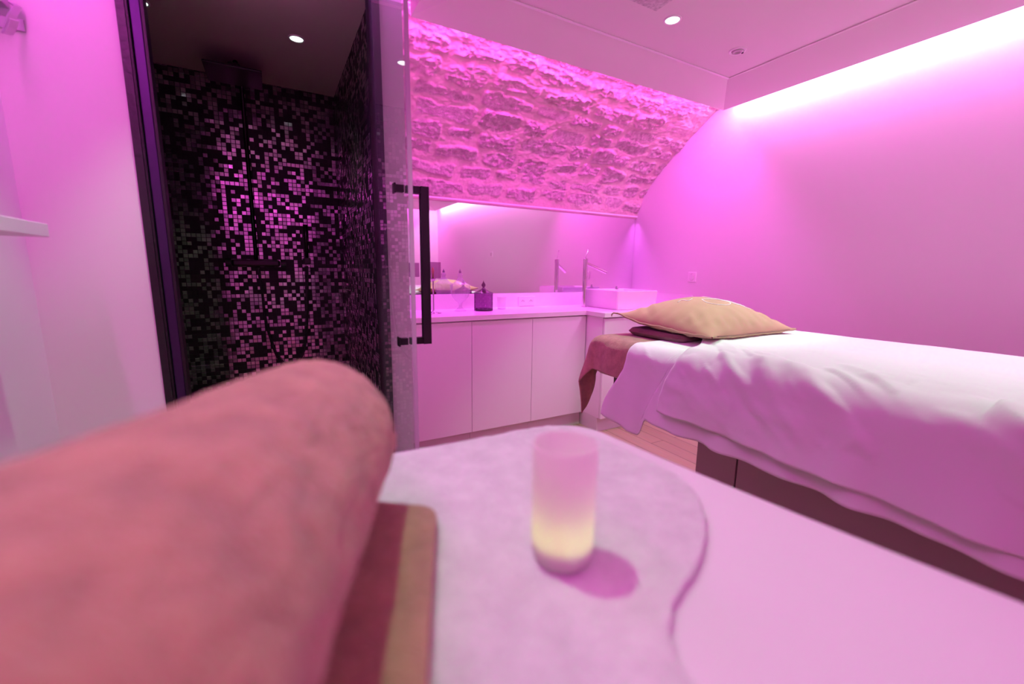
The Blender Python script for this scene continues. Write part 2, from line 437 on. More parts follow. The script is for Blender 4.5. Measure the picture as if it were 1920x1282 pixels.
# dropped ceiling: flat middle, shallow sloping border, lip hiding the LED strips
def ceiling():
    e = MB(); zl = 1.226
    x0, x1, y0, y1 = -0.52, 3.10, -2.45, 2.29
    xs = 0.68; yk = 1.76                       # the edge steps back towards the viewer in front of the shower
    outer = [(x0, y0), (x1, y0), (x1, y1), (xs, y1), (xs, yk), (x0, yk)]
    inner = [(x0 + 0.27, y0 + 0.3), (x1 - 0.27, y0 + 0.3), (x1 - 0.27, y1 - 0.21), (xs + 0.25, y1 - 0.21), (xs + 0.25, yk - 0.2), (x0 + 0.27, yk - 0.2)]
    n = 6
    v = [(x, y, zl) for x, y in outer] + [(x, y, ZC - 0.0001) for x, y in inner] + [(x, y, ZC) for x, y in inner]
    ins = [(x + (0.012 if x < 1 else -0.012) * 1, y + (0.012 if y < 0 else -0.012), ZC) for x, y in inner]
    v += ins
    v += [(x, y, 1.36) for x, y in outer]
    f = []
    for k in range(n):
        k2 = (k + 1) % n
        f.append((k, k2, n + k2, n + k)); f.append((n + k, n + k2, 2 * n + k2, 2 * n + k)); f.append((2 * n + k, 2 * n + k2, 3 * n + k2, 3 * n + k))
        f.append((k, 4 * n + k, 4 * n + k2, k2))
    f.append((3 * n + 0, 3 * n + 1, 3 * n + 2, 3 * n + 3, 3 * n + 4, 3 * n + 5)[::1])
    e.add(v, f)
    return e.build('ceiling', 'ceiling')
struct(ceiling(), 'dropped ceiling with a fine groove and glowing coves')
struct(MB().box((XL - 0.1, YN - 0.1, ZT), (XR + 0.1, YB + 0.15, ZT + 0.06)).build('ceiling', 'ceiling'))
# fine groove beads of the ceiling
struct(MB().box((0.93, 2.062, ZC - 0.007), (2.83, 2.078, ZC - 0.0005), 0.002).build('trim_1', 'plastic'))
struct(MB().box((2.822, -1.1, ZC - 0.007), (2.836, 2.07, ZC - 0.0005), 0.002).build('trim_2', 'ceiling'))

# rough stone vault springing from the top of the mirror and leaning over the room
def vault():
    prof = np.array([(3.29, 1.735 - 1.2 - 0.02), (3.286, 0.528), (3.24, 0.63), (3.176, 0.745), (3.09, 0.845), (2.994, 0.935), (2.86, 1.040), (2.717, 1.139), (2.58, 1.225), (2.45, 1.306), (2.30, 1.385), (2.14, 1.45), (1.98, 1.50)])
    seg = np.hypot(*np.diff(prof, axis=0).T); s = np.concatenate([[0], np.cumsum(seg)])
    nv = 300; nu = 430
    sv = np.linspace(0, s[-1], nv); Y = np.interp(sv, s, prof[:, 0]); Z = np.interp(sv, s, prof[:, 1])
    for _ in range(14):
        Y[1:-1] = (Y[:-2] + 2 * Y[1:-1] + Y[2:]) / 4; Z[1:-1] = (Z[:-2] + 2 * Z[1:-1] + Z[2:]) / 4
    dY = np.gradient(Y); dZ = np.gradient(Z); L = np.hypot(dY, dZ); ny = -dZ / L; nz = dY / L   # towards the room
    sgn = np.where(ny > 0, -1, 1); ny = ny * sgn; nz = nz * sgn
    xs = np.linspace(0.50, XR + 0.02, nu)
    U, V = np.meshgrid(xs, sv, indexing='ij')
    wu = U + 0.05 * fbm(U * 9, V * 9, 4, 3); wv = V + 0.045 * fbm(U * 7, V * 9, 4, 8) + 0.02 * fbm(U * 2, V * 2, 2, 21)
    H = np.zeros_like(U); S = np.zeros_like(U)
    rnd = random.Random(8); row = 0.075; r = 0
    wu = wu + 0.030 * fbm(U * 4, V * 4, 3, 15); wv = wv + 0.045 * fbm(U * 3.1, V * 4, 3, 25)
    fine = 0.5 * ridged(U * 26, V * 34, 4, 44) + 0.5 * fbm(U * 40, V * 44, 4, 47, 0.65) - 0.28
    while row < s[-1] + 0.1:
        h = rnd.uniform(0.115, 0.150); x = 0.45 - rnd.uniform(0, 0.3)
        while x < XR + 0.1:
            w = rnd.uniform(0.20, 0.46)
            cx = x + w / 2; cy = row + h / 2 + rnd.uniform(-0.018, 0.018); hh = h * rnd.uniform(0.62, 0.86) / 2; ww = (w - 0.045) / 2
            dx = np.abs(wu - cx) - ww; dy = np.abs(wv - cy) - hh * (1 + 0.22 * np.sin((wu - cx) * 12 + cx * 40))
            d = np.hypot(np.maximum(dx + 0.035, 0), np.maximum(dy + 0.035, 0)) - 0.035 + np.minimum(np.maximum(dx, dy) + 0.035, 0) + 0.030 * fbm(U * 16, V * 20, 4, 101)
            mk = sstep(0.008, -0.012, d)
            lift = rnd.uniform(-0.004, 0.012); tlt = rnd.uniform(-0.05, 0.16)
            amp = rnd.uniform(0.55, 1.15)
            if rnd.random() < 0.12: amp *= 0.25; lift = 0.002; tlt = 0.0
            body = lift + tlt * (wv - cy) + amp * (0.034 * (ridged(U * 8 + r * 3, V * 12, 5, 31 + r) - 0.6) + 0.040 * fine)
            H = H * (1 - mk) + mk * body; S = np.maximum(S, mk)
            x += w
        row += h; r += 1
    H = H + (1 - S) * (0.002 + 0.030 * fbm(U * 7, V * 9, 5, 60, 0.62) + 0.008 * fbm(U * 40, V * 60, 4, 64, 0.65)) + 0.020 * fbm(U * 2.2, V * 3.4, 3, 90)
    # rubble smear of mortar along the crown
    top = sstep(0.75, 1.0, V); H = H + top * 0.018 * (ridged(U * 6, V * 10, 4, 66) - 0.5); S = S * (1 - 0.5 * top)
    H *= sstep(0.0, 0.05, V) * 0.9 + 0.1
    P = np.stack([U + 0.012 * fbm(U * 8, V * 8, 3, 12) * S, Y[None, :] + ny[None, :] * H, Z[None, :] + nz[None, :] * H], -1).reshape(-1, 3)
    me = bpy.data.meshes.new('wall_vault'); me.from_pydata(P.tolist(), [], grid_faces(nu, nv)); me.update()
    a = me.attributes.new('stone', 'FLOAT', 'POINT'); a.data.foreach_set('value', S.ravel().astype(np.float32))
    me.polygons.foreach_set('use_smooth', [True] * len(me.polygons))
    me.materials.append(M['stone'])
    o = bpy.data.objects.new('wall_vault', me); COL.objects.link(o)
    return o
struct(vault(), 'rough stone vault leaning over the mirror')
# masonry behind the vault skin closes the wall above the mirror
struct(MB().box((0.45, YB + 0.005, 0.62), (XR + 0.1, YB + 0.15, ZT)).build('wall_back', 'plaster'))

# ------------------------------------------------------------------ shower
SX0, SX1, SYB, SZC = -0.62, 0.405, 3.05, 1.05
struct(MB().box((SX0 - 0.03, SYB, FL), (0.436, SYB + 0.05, SZC + 0.05)).build('wall_shower_back', 'tile_x'), 'black mosaic rear wall of the shower')
struct(MB().box((SX1, YS + 0.025, FL), (0.4355, SYB, SZC + 0.05)).build('wall_shower_right', 'tile_y'), 'black mosaic side wall of the shower')
struct(MB().box((SX0 - 0.03, YS + 0.10, FL), (SX0, SYB, SZC + 0.05)).build('wall_shower_left', 'tile_y'))
struct(MB().box((SX0, YS + 0.10, SZC), (SX1, SYB, SZC + 0.05)).build('ceiling', 'showerceil'), 'low painted ceiling inside the shower')
struct(MB().box((-0.372, YS + 0.045, SZC), (SX1, YS + 0.10, SZC + 0.01)).build('ceiling', 'showerceil'))
struct(MB().box((SX0, YS + 0.04, FL + 0.0), (SX1, SYB, FL + 0.035)).build('floor', 'tile_z'))
# tiled inner returns of the opening
struct(MB().box((-0.372, YS - 0.012, FL), (-0.350, YS + 0.10, SZC + 0.05)).build('wall_shower_return', 'blacktile'))
struct(MB().box((SX1 - 0.002, YS - 0.010, FL), (0.4358, YS + 0.03, SZC + 0.05)).build('wall_shower_return', 'blacktile'))

fr = empty('shower_frame', (-0.33, YS + 0.03, FL + 0.035)); tag(fr, 'dark metal profile running up the white side of the shower opening', 'shower frame')
MB().box((-0.350, YS - 0.008, FL + 0.035), (-0.343, YS + 0.05, 1.045), 0.001).build('outer_fin', 'black', fr)
MB().box((-0.343, YS + 0.004, FL + 0.035), (-0.312, YS + 0.05, 1.045), 0.004).build('profile', 'profile', fr)
MB().box((-0.312, YS - 0.004, FL + 0.035), (-0.303, YS + 0.05, 1.045), 0.001).build('inner_fin', 'black', fr)

# glass door swung out into the room
HIN = Vector((0.398, YS + 0.006, 0)); FRE = Vector((0.372, 1.302, 0))
dv = (FRE - HIN); LEN = dv.length; dv.normalize(); dn = Vector((-dv.y, dv.x, 0))   # dn points to +x side
if dn.x < 0: dn = -dn
def dbox(mb, a0, a1, n0, n1, z0, z1, bev=0.0):
    bm = bmesh.new(); bmesh.ops.create_cube(bm, size=1)
    for v in bm.verts:
        a = a0 + (v.co.x + 0.5) * (a1 - a0); n = n0 + (v.co.y + 0.5) * (n1 - n0); z = z0 + (v.co.z + 0.5) * (z1 - z0)
        q = HIN + dv * a + dn * n; v.co = Vector((q.x, q.y, z))
    if bev: bmesh.ops.bevel(bm, geom=bm.edges[:], offset=bev, segments=2, affect='EDGES')
    bm.verts.index_update(); mb.add([v.co[:] for v in bm.verts], [[v.index for v in f.verts] for f in bm.faces]); bm.free(); return mb
door = empty('shower_door', (HIN.x, HIN.y, FL + 0.05)); tag(door, 'clear glass shower door swung open with a long black bar handle', 'shower door')
pane = dbox(MB(), 0.03, LEN, -0.004, 0.004, FL + 0.05, 1.03).build('glass_pane', 'glass', door)
dbox(MB(), LEN - 0.0005, LEN + 0.006, -0.005, 0.005, FL + 0.05, 1.03, 0.001).build('edge_strip', mat('polished_glass_edge', (0.55, 0.42, 0.55), 0.25), door)
dbox(MB(), 0.012, 0.030, -0.012, 0.012, FL + 0.05, 1.03, 0.002).build('hinge_rail', 'black', door)
for hz in (0.085, -0.98):
    dbox(MB(), 0.03, 0.115, 0.0045, 0.013, hz - 0.045, hz + 0.045, 0.002).build('hinge', 'black', door)
ha = LEN - 0.075
hd = dbox(MB(), ha - 0.011, ha + 0.011, 0.050, 0.072, -0.245, 0.255, 0.002)
for hz in (-0.235, 0.245):
    dbox(hd, ha - 0.009, ha + 0.009, 0.0045, 0.052, hz - 0.010, hz + 0.010, 0.001)
hobj = hd.build('handle', 'black', door)
kb = MB()
for hz in (-0.235, 0.245):
    dbox(kb, ha - 0.009, ha + 0.009, -0.030, -0.0045, hz - 0.010, hz + 0.010, 0.001)
    dbox(kb, ha - 0.013, ha + 0.013, -0.034, -0.030, hz - 0.014, hz + 0.014, 0.001)
kb.build('inner_knob', 'black', hobj)

# rain shower set
rs = empty('shower_column', (-0.085, SYB, 0.03)); tag(rs, 'glossy black shower column with square rain head and hand shower', 'shower')
MB().tube([(-0.085, SYB - 0.045, 0.02), (-0.085, SYB - 0.045, 0.985), (-0.085, SYB - 0.055, 1.005), (-0.085, SYB - 0.09, 1.01), (-0.095, 2.72, 1.01)], 0.011).build('riser_pipe', 'blackgloss', rs, True)
MB().box((-0.225, 2.60, 0.942), (0.018, 2.845, 0.952), 0.003).box((-0.125, 2.70, 0.952), (-0.075, 2.75, 1.00), 0.004).build('rain_head', 'black', rs)
MB().box((-0.21, SYB - 0.065, 0.003), (0.04, SYB - 0.025, 0.043), 0.012).tube([(-0.17, SYB - 0.03, 0.02), (-0.17, SYB, 0.02)], 0.02).tube([(0.0, SYB - 0.03, 0.02), (0.0, SYB, 0.02)], 0.02).build('thermostat_bar', 'blackgloss', rs)
MB().tube([(-0.24, SYB - 0.045, 0.023), (-0.212, SYB - 0.045, 0.023)], 0.024, 20).tube([(0.042, SYB - 0.045, 0.023), (0.07, SYB - 0.045, 0.023)], 0.024, 20).build('knob', 'blackgloss', rs, False)
hs_ = MB().tube([(0.190, SYB - 0.055, 0.05), (0.190, SYB - 0.07, 0.17), (0.190, SYB - 0.075, 0.26)], [0.010, 0.011, 0.014]).build('hand_shower', 'blackgloss', rs, True)
MB().box((0.170, SYB - 0.075, 0.02), (0.210, SYB, 0.06), 0.006).build('bracket', 'black', hs_)
hpt = [(-0.078, -0.005), (-0.068, -0.16), (-0.065, -0.30), (-0.046, -0.43), (-0.014, -0.555), (0.046, -0.635), (0.102, -0.60), (0.146, -0.49), (0.168, -0.33), (0.180, -0.15), (0.188, 0.03)]
hp = []
for k in range(len(hpt) - 1):
    q0, q1, q2, q3 = (np.array(hpt[min(max(k + d, 0), len(hpt) - 1)]) for d in (-1, 0, 1, 2))
    for t in np.linspace(0, 1, 6, endpoint=False):
        q = 0.5 * (2 * q1 + (q2 - q0) * t + (2 * q0 - 5 * q1 + 4 * q2 - q3) * t * t + (3 * q1 - q0 - 3 * q2 + q3) * t ** 3)
        hp.append((float(q[0]), SYB - 0.055, float(q[1])))
MB().tube(hp, 0.0075, 10).build('hose', 'black', rs, True)

# ------------------------------------------------------------------ counter run
wt = empty('worktop', (0.61, 2.756, -0.355)); tag(wt, 'thick white L-shaped worktop running under the mirror', 'worktop')
MB().box((0.529, 2.756, -0.356), (2.24, YB - 0.002, -0.320), 0.002).box((2.232, 2.53, -0.356), (XR - 0.002, YB - 0.002, -0.3202), 0.002).build('slab', 'worktop', wt)
MB().box((0.529, YB - 0.014, -0.320), (XR - 0.002, YB - 0.001, -0.199), 0.001).build('upstand', 'worktop', wt)
MB().box((XR - 0.016, 2.53, -0.320), (XR - 0.001, YB - 0.015, -0.199), 0.001).build('upstand', 'worktop', wt)

def cabinet(x0, x1, yf, label, zb=-1.19, zt=-0.366, side=False):
    c = empty('base_cabinet', ((x0 + x1) / 2, yf + 0.25, FL)); tag(c, label, 'cabinet', 'white base cabinets under the worktop')
    yb = YB - 0.012
    MB().box((x0 + 0.0005, yf + 0.0215, zb - 0.0), (x1 - 0.0005, yb, -0.3575), 0.0).build('carcass', 'lacquer', c)
    MB().box((x0 + 0.0016, yf, zb), (x1 - 0.0016, yf + 0.019, zt), 0.0015).build('door', 'lacquer', c)
    MB().box((x0 + 0.0008, yf + 0.04, FL), (x1 - 0.0008, yb, zb - 0.001)).build('plinth', 'plinth', c)
    return c
cabinet(0.532, 0.700, 2.766, 'narrow white filler cabinet behind the open glass door')
cabinet(0.700, 1.209, 2.766, 'white handleless base cabinet under the stemmed candle holder')
cabinet(1.209, 1.719, 2.766, 'white handleless base cabinet under the dark diamond-cut jar')
cabinet(1.719, 2.240, 2.766, 'white handleless base cabinet in the corner under the double socket')
cabinet(2.246, 2.74, 2.545, 'deeper white cabinet under the square sink, towel hanging before it')
cabinet(2.74, 3.235, 2.545, 'deeper white cabinet against the side wall behind the massage bed')

# mirror
mr = empty('wall_mirror', (1.92, YB - 0.004, -0.197)); tag(mr, 'wide frameless mirror spanning the wall above the worktop', 'mirror')
MB().box((0.529, YB - 0.006, -0.197), (XR - 0.004, YB - 0.0005, 0.523)).build('mirror_glass', 'mirror', mr)
MB().box((0.529, YB - 0.034, 0.537), (XR - 0.004, YB - 0.030, 0.55)).build('light_channel', 'plastic', mr)

# sink
sk = empty('sink', (2.72, 2.9, -0.32)); tag(sk, 'square white countertop basin in the corner of the worktop', 'sink')
def sink_mesh():
    bm = bmesh.new(); x0, x1, y0, y1, z0, z1 = 2.49, 2.96, 2.68, 3.11, -0.3195, -0.16
    o = [(x0 + 0.010, y0 + 0.010), (x1 - 0.010, y0 + 0.010), (x1 - 0.010, y1 - 0.010), (x0 + 0.010, y1 - 0.010)]
    t = [(x0, y0), (x1, y0), (x1, y1), (x0, y1)]; w = 0.014
    i = [(x0 + w, y0 + w), (x1 - w, y0 + w), (x1 - w, y1 - w), (x0 + w, y1 - w)]
    b = [(x0 + 0.07, y0 + 0.07), (x1 - 0.07, y0 + 0.07), (x1 - 0.07, y1 - 0.07), (x0 + 0.07, y1 - 0.07)]
    v = [bm.verts.new((*p, z0)) for p in o] + [bm.verts.new((*p, z1)) for p in t] + [bm.verts.new((*p, z1)) for p in i] + [bm.verts.new((*p, z0 + 0.03)) for p in b]
    for k in range(4):
        k2 = (k + 1) % 4
        for a in (0, 4, 8): bm.faces.new((v[a + k], v[a + k2], v[a + 4 + k2], v[a + 4 + k]))
    bm.faces.new(v[0:4]); bm.faces.new(v[12:16])
    bmesh.ops.bevel(bm, geom=bm.edges[:], offset=0.005, segments=3, affect='EDGES')
    bm.verts.index_update(); r = ([v.co[:] for v in bm.verts], [[v.index for v in f.verts] for f in bm.faces]); bm.free(); return r
obj('basin', *sink_mesh(), 'ceramic', sk)
MB().lathe((2.725, 2.895, -0.289), [(0.0, 0.002), (0.022, 0.002), (0.024, 0.0), (0.024, -0.001)], 24).build('drain', 'chrome', sk, True)
MB().lathe((2.86, 3.098, -0.160), [(0.017, 0.0), (0.017, 0.004), (0.009, 0.006), (0.009, 0.024), (0.0, 0.025)], 24).build('overflow_knob', 'brushed', sk)

# tap
tp = empty('basin_tap', (2.445, 3.062, -0.32)); tag(tp, 'tall slim chrome column tap standing left of the basin', 'tap')
MB().lathe((2.445, 3.062, -0.3195), [(0.025, 0), (0.025, 0.005), (0.0205, 0.008), (0.0205, 0.408), (0.0215, 0.409), (0.0215, 0.428), (0.019, 0.430), (0, 0.430)], 36).build('column', 'chrome', tp)
MB().tube([(2.445, 3.062, 0.11), (2.447, 3.06, 0.135), (2.468, 3.055, 0.20)], [0.004, 0.0035, 0.0028], 10).build('lever', 'chrome', tp, True)
MB().tube([(2.452, 3.055, 0.066), (2.612, 2.97, -0.010)], 0.015, 20).build('spout', 'chrome', tp)

# switch, sockets
sw = empty('light_switch', (XR, 2.556, -0.04)); tag(sw, 'small white oval-button light switch on the pink side wall', 'switch')
MB().box((XR - 0.008, 2.514, -0.082), (XR - 0.0002, 2.598, 0.003), 0.003).build('plate', 'plastic', sw)
def stadium_x(x, cy, cz, ry, rz, th, mb):
    n = 32; v = []; f = []
    for q in (0, -th):
        for k in range(n):
            a = 2 * math.pi * k / n; c = math.cos(a); s_ = math.sin(a)
            v.append((x + q, cy + ry * math.copysign(abs(c) ** 0.75, c), cz + rz * math.copysign(abs(s_) ** 0.75, s_)))
    for k in range(n): f.append((k, (k + 1) % n, n + (k + 1) % n, n + k))
    f.append(tuple(range(n))); f.append(tuple(range(n, 2 * n)))
    return mb.add(v, f)
stadium_x(XR - 0.008, 2.556, -0.040, 0.020, 0.030, 0.0015, MB()).build('bezel', 'darkrim', sw)
stadium_x(XR - 0.0094, 2.556, -0.040, 0.017, 0.027, 0.003, MB()).build('rocker', 'plastic', sw)
so = empty('double_socket', (1.965, YB - 0.014, -0.272)); tag(so, 'white double power socket on the upstand below the mirror', 'socket')
MB().box((1.880, YB - 0.023, -0.312), (2.05, YB - 0.0145, -0.228), 0.003).build('plate', 'plastic', so)
for cx in (1.922, 2.006):
    def ring(prof, m, nm, par):
        mb = MB().lathe((0, 0, 0), prof, 32)
        mb.v = [(cx + x, YB - 0.023 - z, -0.270 + y) for x, y, z in mb.v]
        return mb.build(nm, m, par)
    w_ = ring([(0.026, 0.0), (0.026, 0.0015), (0.022, 0.0018), (0.021, 0.0003), (0.0, 0.0003)], 'plastic', 'socket_well', so)
    hm = MB()
    for dx, dz in ((-0.0095, 0), (0.0095, 0), (0, 0.008)):
        hm.lathe((0, 0, 0), [(0.0035, 0.0004), (0.0035, 0.0012), (0, 0.0012)], 12)
        hm.v[-36:] = [(cx + dx + x, YB - 0.023 - z, -0.270 + dz + y) for x, y, z in hm.v[-36:]]
    hm.build('pin_hole', 'hole', w_)
rsw = empty('light_switch', (XR, 0.0, 0.26)); tag(rsw, 'white switch plate reflected faintly in the middle of the mirror', 'switch')
MB().box((XR - 0.010, -0.045, 0.215), (XR - 0.0003, 0.045, 0.305), 0.003).build('plate', 'plastic', rsw)
MB().box((XR - 0.013, -0.016, 0.232), (XR - 0.010, 0.016, 0.288), 0.002).build('rocker', 'darkrim', rsw)

# ------------------------------------------------------------------ things on the counter
CT = -0.3198
def facet_lathe(c, prof, n, twist=0.0, amp=0.0, m=0):
    """vessel with pressed ribs: radius modulated around the axis"""
    v = []; f = []
    for i, (r, z) in enumerate(prof):
        for k in range(n):
            a = 2 * math.pi * k / n; rr = r * (1 + amp * math.cos(m * a + twist * z) * (1 if i % 2 == 0 or not twist else 1))
            v.append((c[0] + rr * math.cos(a), c[1] + rr * math.sin(a), c[2] + z))
    for i in range(len(prof) - 1):
        for k in range(n):
            k2 = (k + 1) % n; f.append((i * n + k, i * n + k2, (i + 1) * n + k2, (i + 1) * n + k))
    return v, f
# stemmed tealight glass
hc_ = (1.014, 3.02, CT)
ch = empty('stemmed_candle_holder', hc_); tag(ch, 'tall thin-stemmed tinted glass candle holder with amber flame-shaped bead', 'candle holder')
MB().lathe(hc_, [(0.058, 0.0), (0.058, 0.002), (0.030, 0.006), (0.010, 0.012), (0.006, 0.03), (0.005, 0.14), (0.0058, 0.225), (0.013, 0.246), (0.02, 0.254), (0.0, 0.256)], 40).build('stem', 'brass', ch, True)
MB().lathe_open(hc_, [(0.006, 0.254), (0.055, 0.2545), (0.0575, 0.262), (0.0575, 0.37)], 48).build('glass_cup', 'tinted', ch, True)
MB().lathe(hc_, [(0.006, 0.256), (0.006, 0.29), (0.0085, 0.30), (0.0095, 0.312), (0.006, 0.328), (0.0, 0.338)], 20).build('flame_bead', 'amber', ch, True)
# clear apothecary jar
jc = (1.258, 3.10, CT)
jar = empty('apothecary_jar', jc); tag(jar, 'clear footed glass jar with pointed lid beside the stemmed candle holder', 'jar')
prof = [(0.046, 0), (0.046, 0.004), (0.030, 0.014), (0.014, 0.030), (0.011, 0.05), (0.018, 0.068), (0.040, 0.085), (0.062, 0.115), (0.072, 0.15), (0.076, 0.185), (0.073, 0.195)]
v_, f_ = facet_lathe(jc, prof, 96, 0, 0.035, 14); obj('bowl', v_, f_, 'clear', jar, True)
prof = [(0.078, 0.196), (0.076, 0.203), (0.055, 0.212), (0.035, 0.232), (0.019, 0.252), (0.014, 0.262), (0.020, 0.272), (0.018, 0.285), (0.009, 0.293), (0.0115, 0.302), (0.0, 0.327)]
v_, f_ = facet_lathe(jc, prof, 96, 0, 0.03, 14); ld = obj('lid', v_, f_, 'clear', jar, True)
MB().lathe(jc, [(0.008, 0.293), (0.010, 0.300), (0.0, 0.326)], 16).build('finial', 'smoked', ld, True)
# dark diamond-cut jar
dc = (1.446, 3.075, CT)
dj = empty('diamond_cut_jar', dc); tag(dj, 'dark violet diamond-cut glass jar with a pointed lid', 'jar')
def diamond_body():
    v = []; f = []; n = 120; m = 60; r0 = 0.0675; hgt = 0.132
    for i in range(m + 1):
        z = hgt * i / m
        for k in range(n):
            a = 2 * math.pi * k / n
            p = (a * 12 / math.pi / 2 + z * 26) % 1.0; q = (a * 12 / math.pi / 2 - z * 26) % 1.0
            g = min(min(p, 1 - p), min(q, 1 - q)); r = r0 + 0.007 * min(1, g * 4)
            v.append((dc[0] + r * math.cos(a), dc[1] + r * math.sin(a), dc[2] + z))
    for i in range(m):
        for k in range(n):
            k2 = (k + 1) % n; f.append((i * n + k, i * n + k2, (i + 1) * n + k2, (i + 1) * n + k))
    f.append(tuple(range(n)))
    return v, f
obj('body', *diamond_body(), 'smoked', dj, False)
MB().lathe(dc, [(0.0735, 0.0), (0.0755, 0.004), (0.0755, 0.012), (0.073, 0.016)], 60).build('base_ring', mat('dark_glass_ring', (0.04, 0.01, 0.04), 0.15), dj, True)
dl = MB().lathe_open(dc, [(0.076, 0.1325), (0.076, 0.141), (0.070, 0.145), (0.045, 0.156), (0.020, 0.168), (0.010, 0.178), (0.008, 0.186)], 60).build('lid', 'smoked', dj, True)
MB().lathe(dc, [(0.008, 0.184), (0.016, 0.194), (0.018, 0.203), (0.011, 0.215), (0.006, 0.222), (0.0, 0.24)], 8).build('finial', 'smoked', dl, False)
# small clear tumbler
tb = empty('glass_tumbler', (1.632, 3.12, CT)); tag(tb, 'small faint clear glass tumbler between dark jar and double socket', 'glass')
MB().lathe_open((1.632, 3.12, CT), [(0.030, 0.002), (0.034, 0.004), (0.036, 0.10)], 40).build('bowl', 'clear', tb, True)
MB().lathe((1.632, 3.12, CT), [(0.033, 0.0), (0.0345, 0.006), (0.0, 0.008)], 40).build('base', 'clear', tb, True)

# ------------------------------------------------------------------ ceiling fittings
def downlight(x, y, label, on=True, z=ZC, power=0, r=0.036, blend=0.6, size=105, col=SPOTC):
    d = empty('ceiling_downlight', (x, y, z)); tag(d, label, 'downlight', 'round recessed downlights')
    MB().lathe_open((x, y, z), [(r * 1.28, 0.0), (r * 1.26, -0.004), (r * 1.05, -0.005), (r, -0.002), (r, 0.0)], 40).build('trim_ring', 'plastic', d, True)
    MB().lathe((x, y, z), [(r, -0.0022), (0.0, -0.0022)], 40).build('lens', 'lamp' if on else 'darkrim', d, True)
    if power:
        l = bpy.data.lights.new('spot', 'SPOT'); l.energy = power; l.color = col; l.spot_size = math.radians(size); l.spot_blend = blend; l.shadow_soft_size = 0.03
        o = bpy.data.objects.new('spot', l); COL.objects.link(o); o.parent = d; o.location = (0, 0, -0.012)
    return d
downlight(1.945, 1.79, 'bright round ceiling downlight above the head of the bed', power=92, size=66)
downlight(1.945, 0.55, 'bright ceiling downlight over the foot of the bed, out of sight', power=62, size=72)
downlight(-0.02, 0.76, 'bright ceiling downlight near the shower opening, out of sight', power=44, size=80)
downlight(-0.18, 1.50, 'bright ceiling downlight close above the white front wall, out of sight', power=46, size=58)
downlight(-0.399, 2.413, 'small lit downlight in the shower ceiling close to the metal profile', z=SZC, power=6.0, r=0.028, col=(0.7, 1.0, 0.55), size=70)
downlight(0.169, 2.403, 'small lit downlight in the shower ceiling near the tiled corner', z=SZC, power=6.0, r=0.028, col=(0.7, 1.0, 0.55), size=70)
dd = empty('adjustable_spotlight', (2.538, 1.815, ZC)); tag(dd, 'small unlit swivel spotlight recessed near the ceiling groove', 'spotlight')
MB().lathe_open((2.538, 1.815, ZC), [(0.050, 0.0), (0.048, -0.005), (0.036, -0.006), (0.034, 0.0)], 40).build('trim_ring', 'plastic', dd, True)
MB().lathe((2.538, 1.815, ZC), [(0.034, -0.001), (0.030, -0.009), (0.018, -0.011), (0.014, -0.004), (0.0, -0.004)], 36).build('eyeball', 'darkrim', dd, True)
MB().box((2.572, 1.800, ZC - 0.010), (2.577, 1.812, ZC - 0.004)).build('clip', 'hole', dd)
vg = empty('air_vent', (1.71, 1.68, ZC)); tag(vg, 'square mottled air grille in the ceiling beside the bright downlight', 'vent')
MB().box((1.60, 1.565, ZC - 0.006), (1.815, 1.785, ZC - 0.0002), 0.002).build('frame', 'ceiling', vg)
MB().box((1.615, 1.58, ZC - 0.009), (1.80, 1.77, ZC - 0.0062), 0.001).build('grille', 'grille', vg)

# ------------------------------------------------------------------ left wall: hooks and shelf
hk = empty('coat_hook', (-0.60, YS, 0.68)); tag(hk, 'flat folded metal coat hook high on the white wall', 'hook')
MB().box((-0.70 + 0.045, YS - 0.006, 0.668), (-0.585, YS - 0.0005, 0.70), 0.001).build('plate', 'brushed', hk)
MB().ribbon([(-0.600, YS - 0.012, 0.735), (-0.585, YS - 0.03, 0.722), (-0.592, YS - 0.05, 0.69), (-0.604, YS - 0.062, 0.64), (-0.606, YS - 0.067, 0.632), (-0.598, YS - 0.075, 0.632), (-0.585, YS - 0.09, 0.642), (-0.574, YS - 0.10, 0.66)], (0.010, 0.022, 0.006), 0.004).build('prong', 'brushed', hk)
MB().box((-0.655, YS - 0.05, 0.72), (-0.610, YS - 0.0065, 0.745), 0.002).build('prong', 'brushed', hk)
sh = empty('wall_shelf', (XL, 1.5, 0.09)); tag(sh, 'thin white shelf sticking out of the side wall below the hook', 'shelf')
MB().box((XL + 0.0005, 0.7, 0.070), (-0.510, 1.60, 0.104), 0.002).build('board', 'lacquer', sh)

# ------------------------------------------------------------------ massage bed
bed = empty('massage_bed', (2.0, 0.2, FL)); tag(bed, 'long massage bed with cream pad and taupe box base', 'massage bed')
BX0, BX1, BY1, BY0 = 1.44, 2.52, 1.73, -1.35; BZ = -0.345
MB().box((BX0 + 0.012, BY0, -0.535), (BX1 - 0.01, BY1, BZ), 0.045).build('pad', 'padcloth', bed, True)
MB().box((BX0 + 0.06, BY0 + 0.05, -0.575), (BX1 - 0.05, BY1 - 0.12, -0.535)).build('frame', 'wood', bed)
for (a, b) in ((-1.0, -0.01), (0.0, 1.07), (1.078, 1.28)):
    MB().box((1.76, a, FL), (2.36, b, -0.5755), 0.003).build('base_panel', 'base', bed)

def side_path(s, x_near, x_far, ztop, r, dome=0.012):
    """cloth cross-section by arc length: s=0 at far top edge, growing to the near edge and down"""
    wtop = (x_far - r) - (x_near + r)
    if s < 0:
        return (x_far + 0.01, ztop - r + s)
    if s <= wtop:
        t = s / wtop; return (x_far - r - s, ztop + dome * math.sin(math.pi * t))
    s2 = s - wtop
    if s2 <= r * math.pi / 2:
        a = s2 / r; return (x_near + r - r * math.sin(a), ztop - r + r * math.cos(a))
    return (x_near, ztop - r - (s2 - r * math.pi / 2))

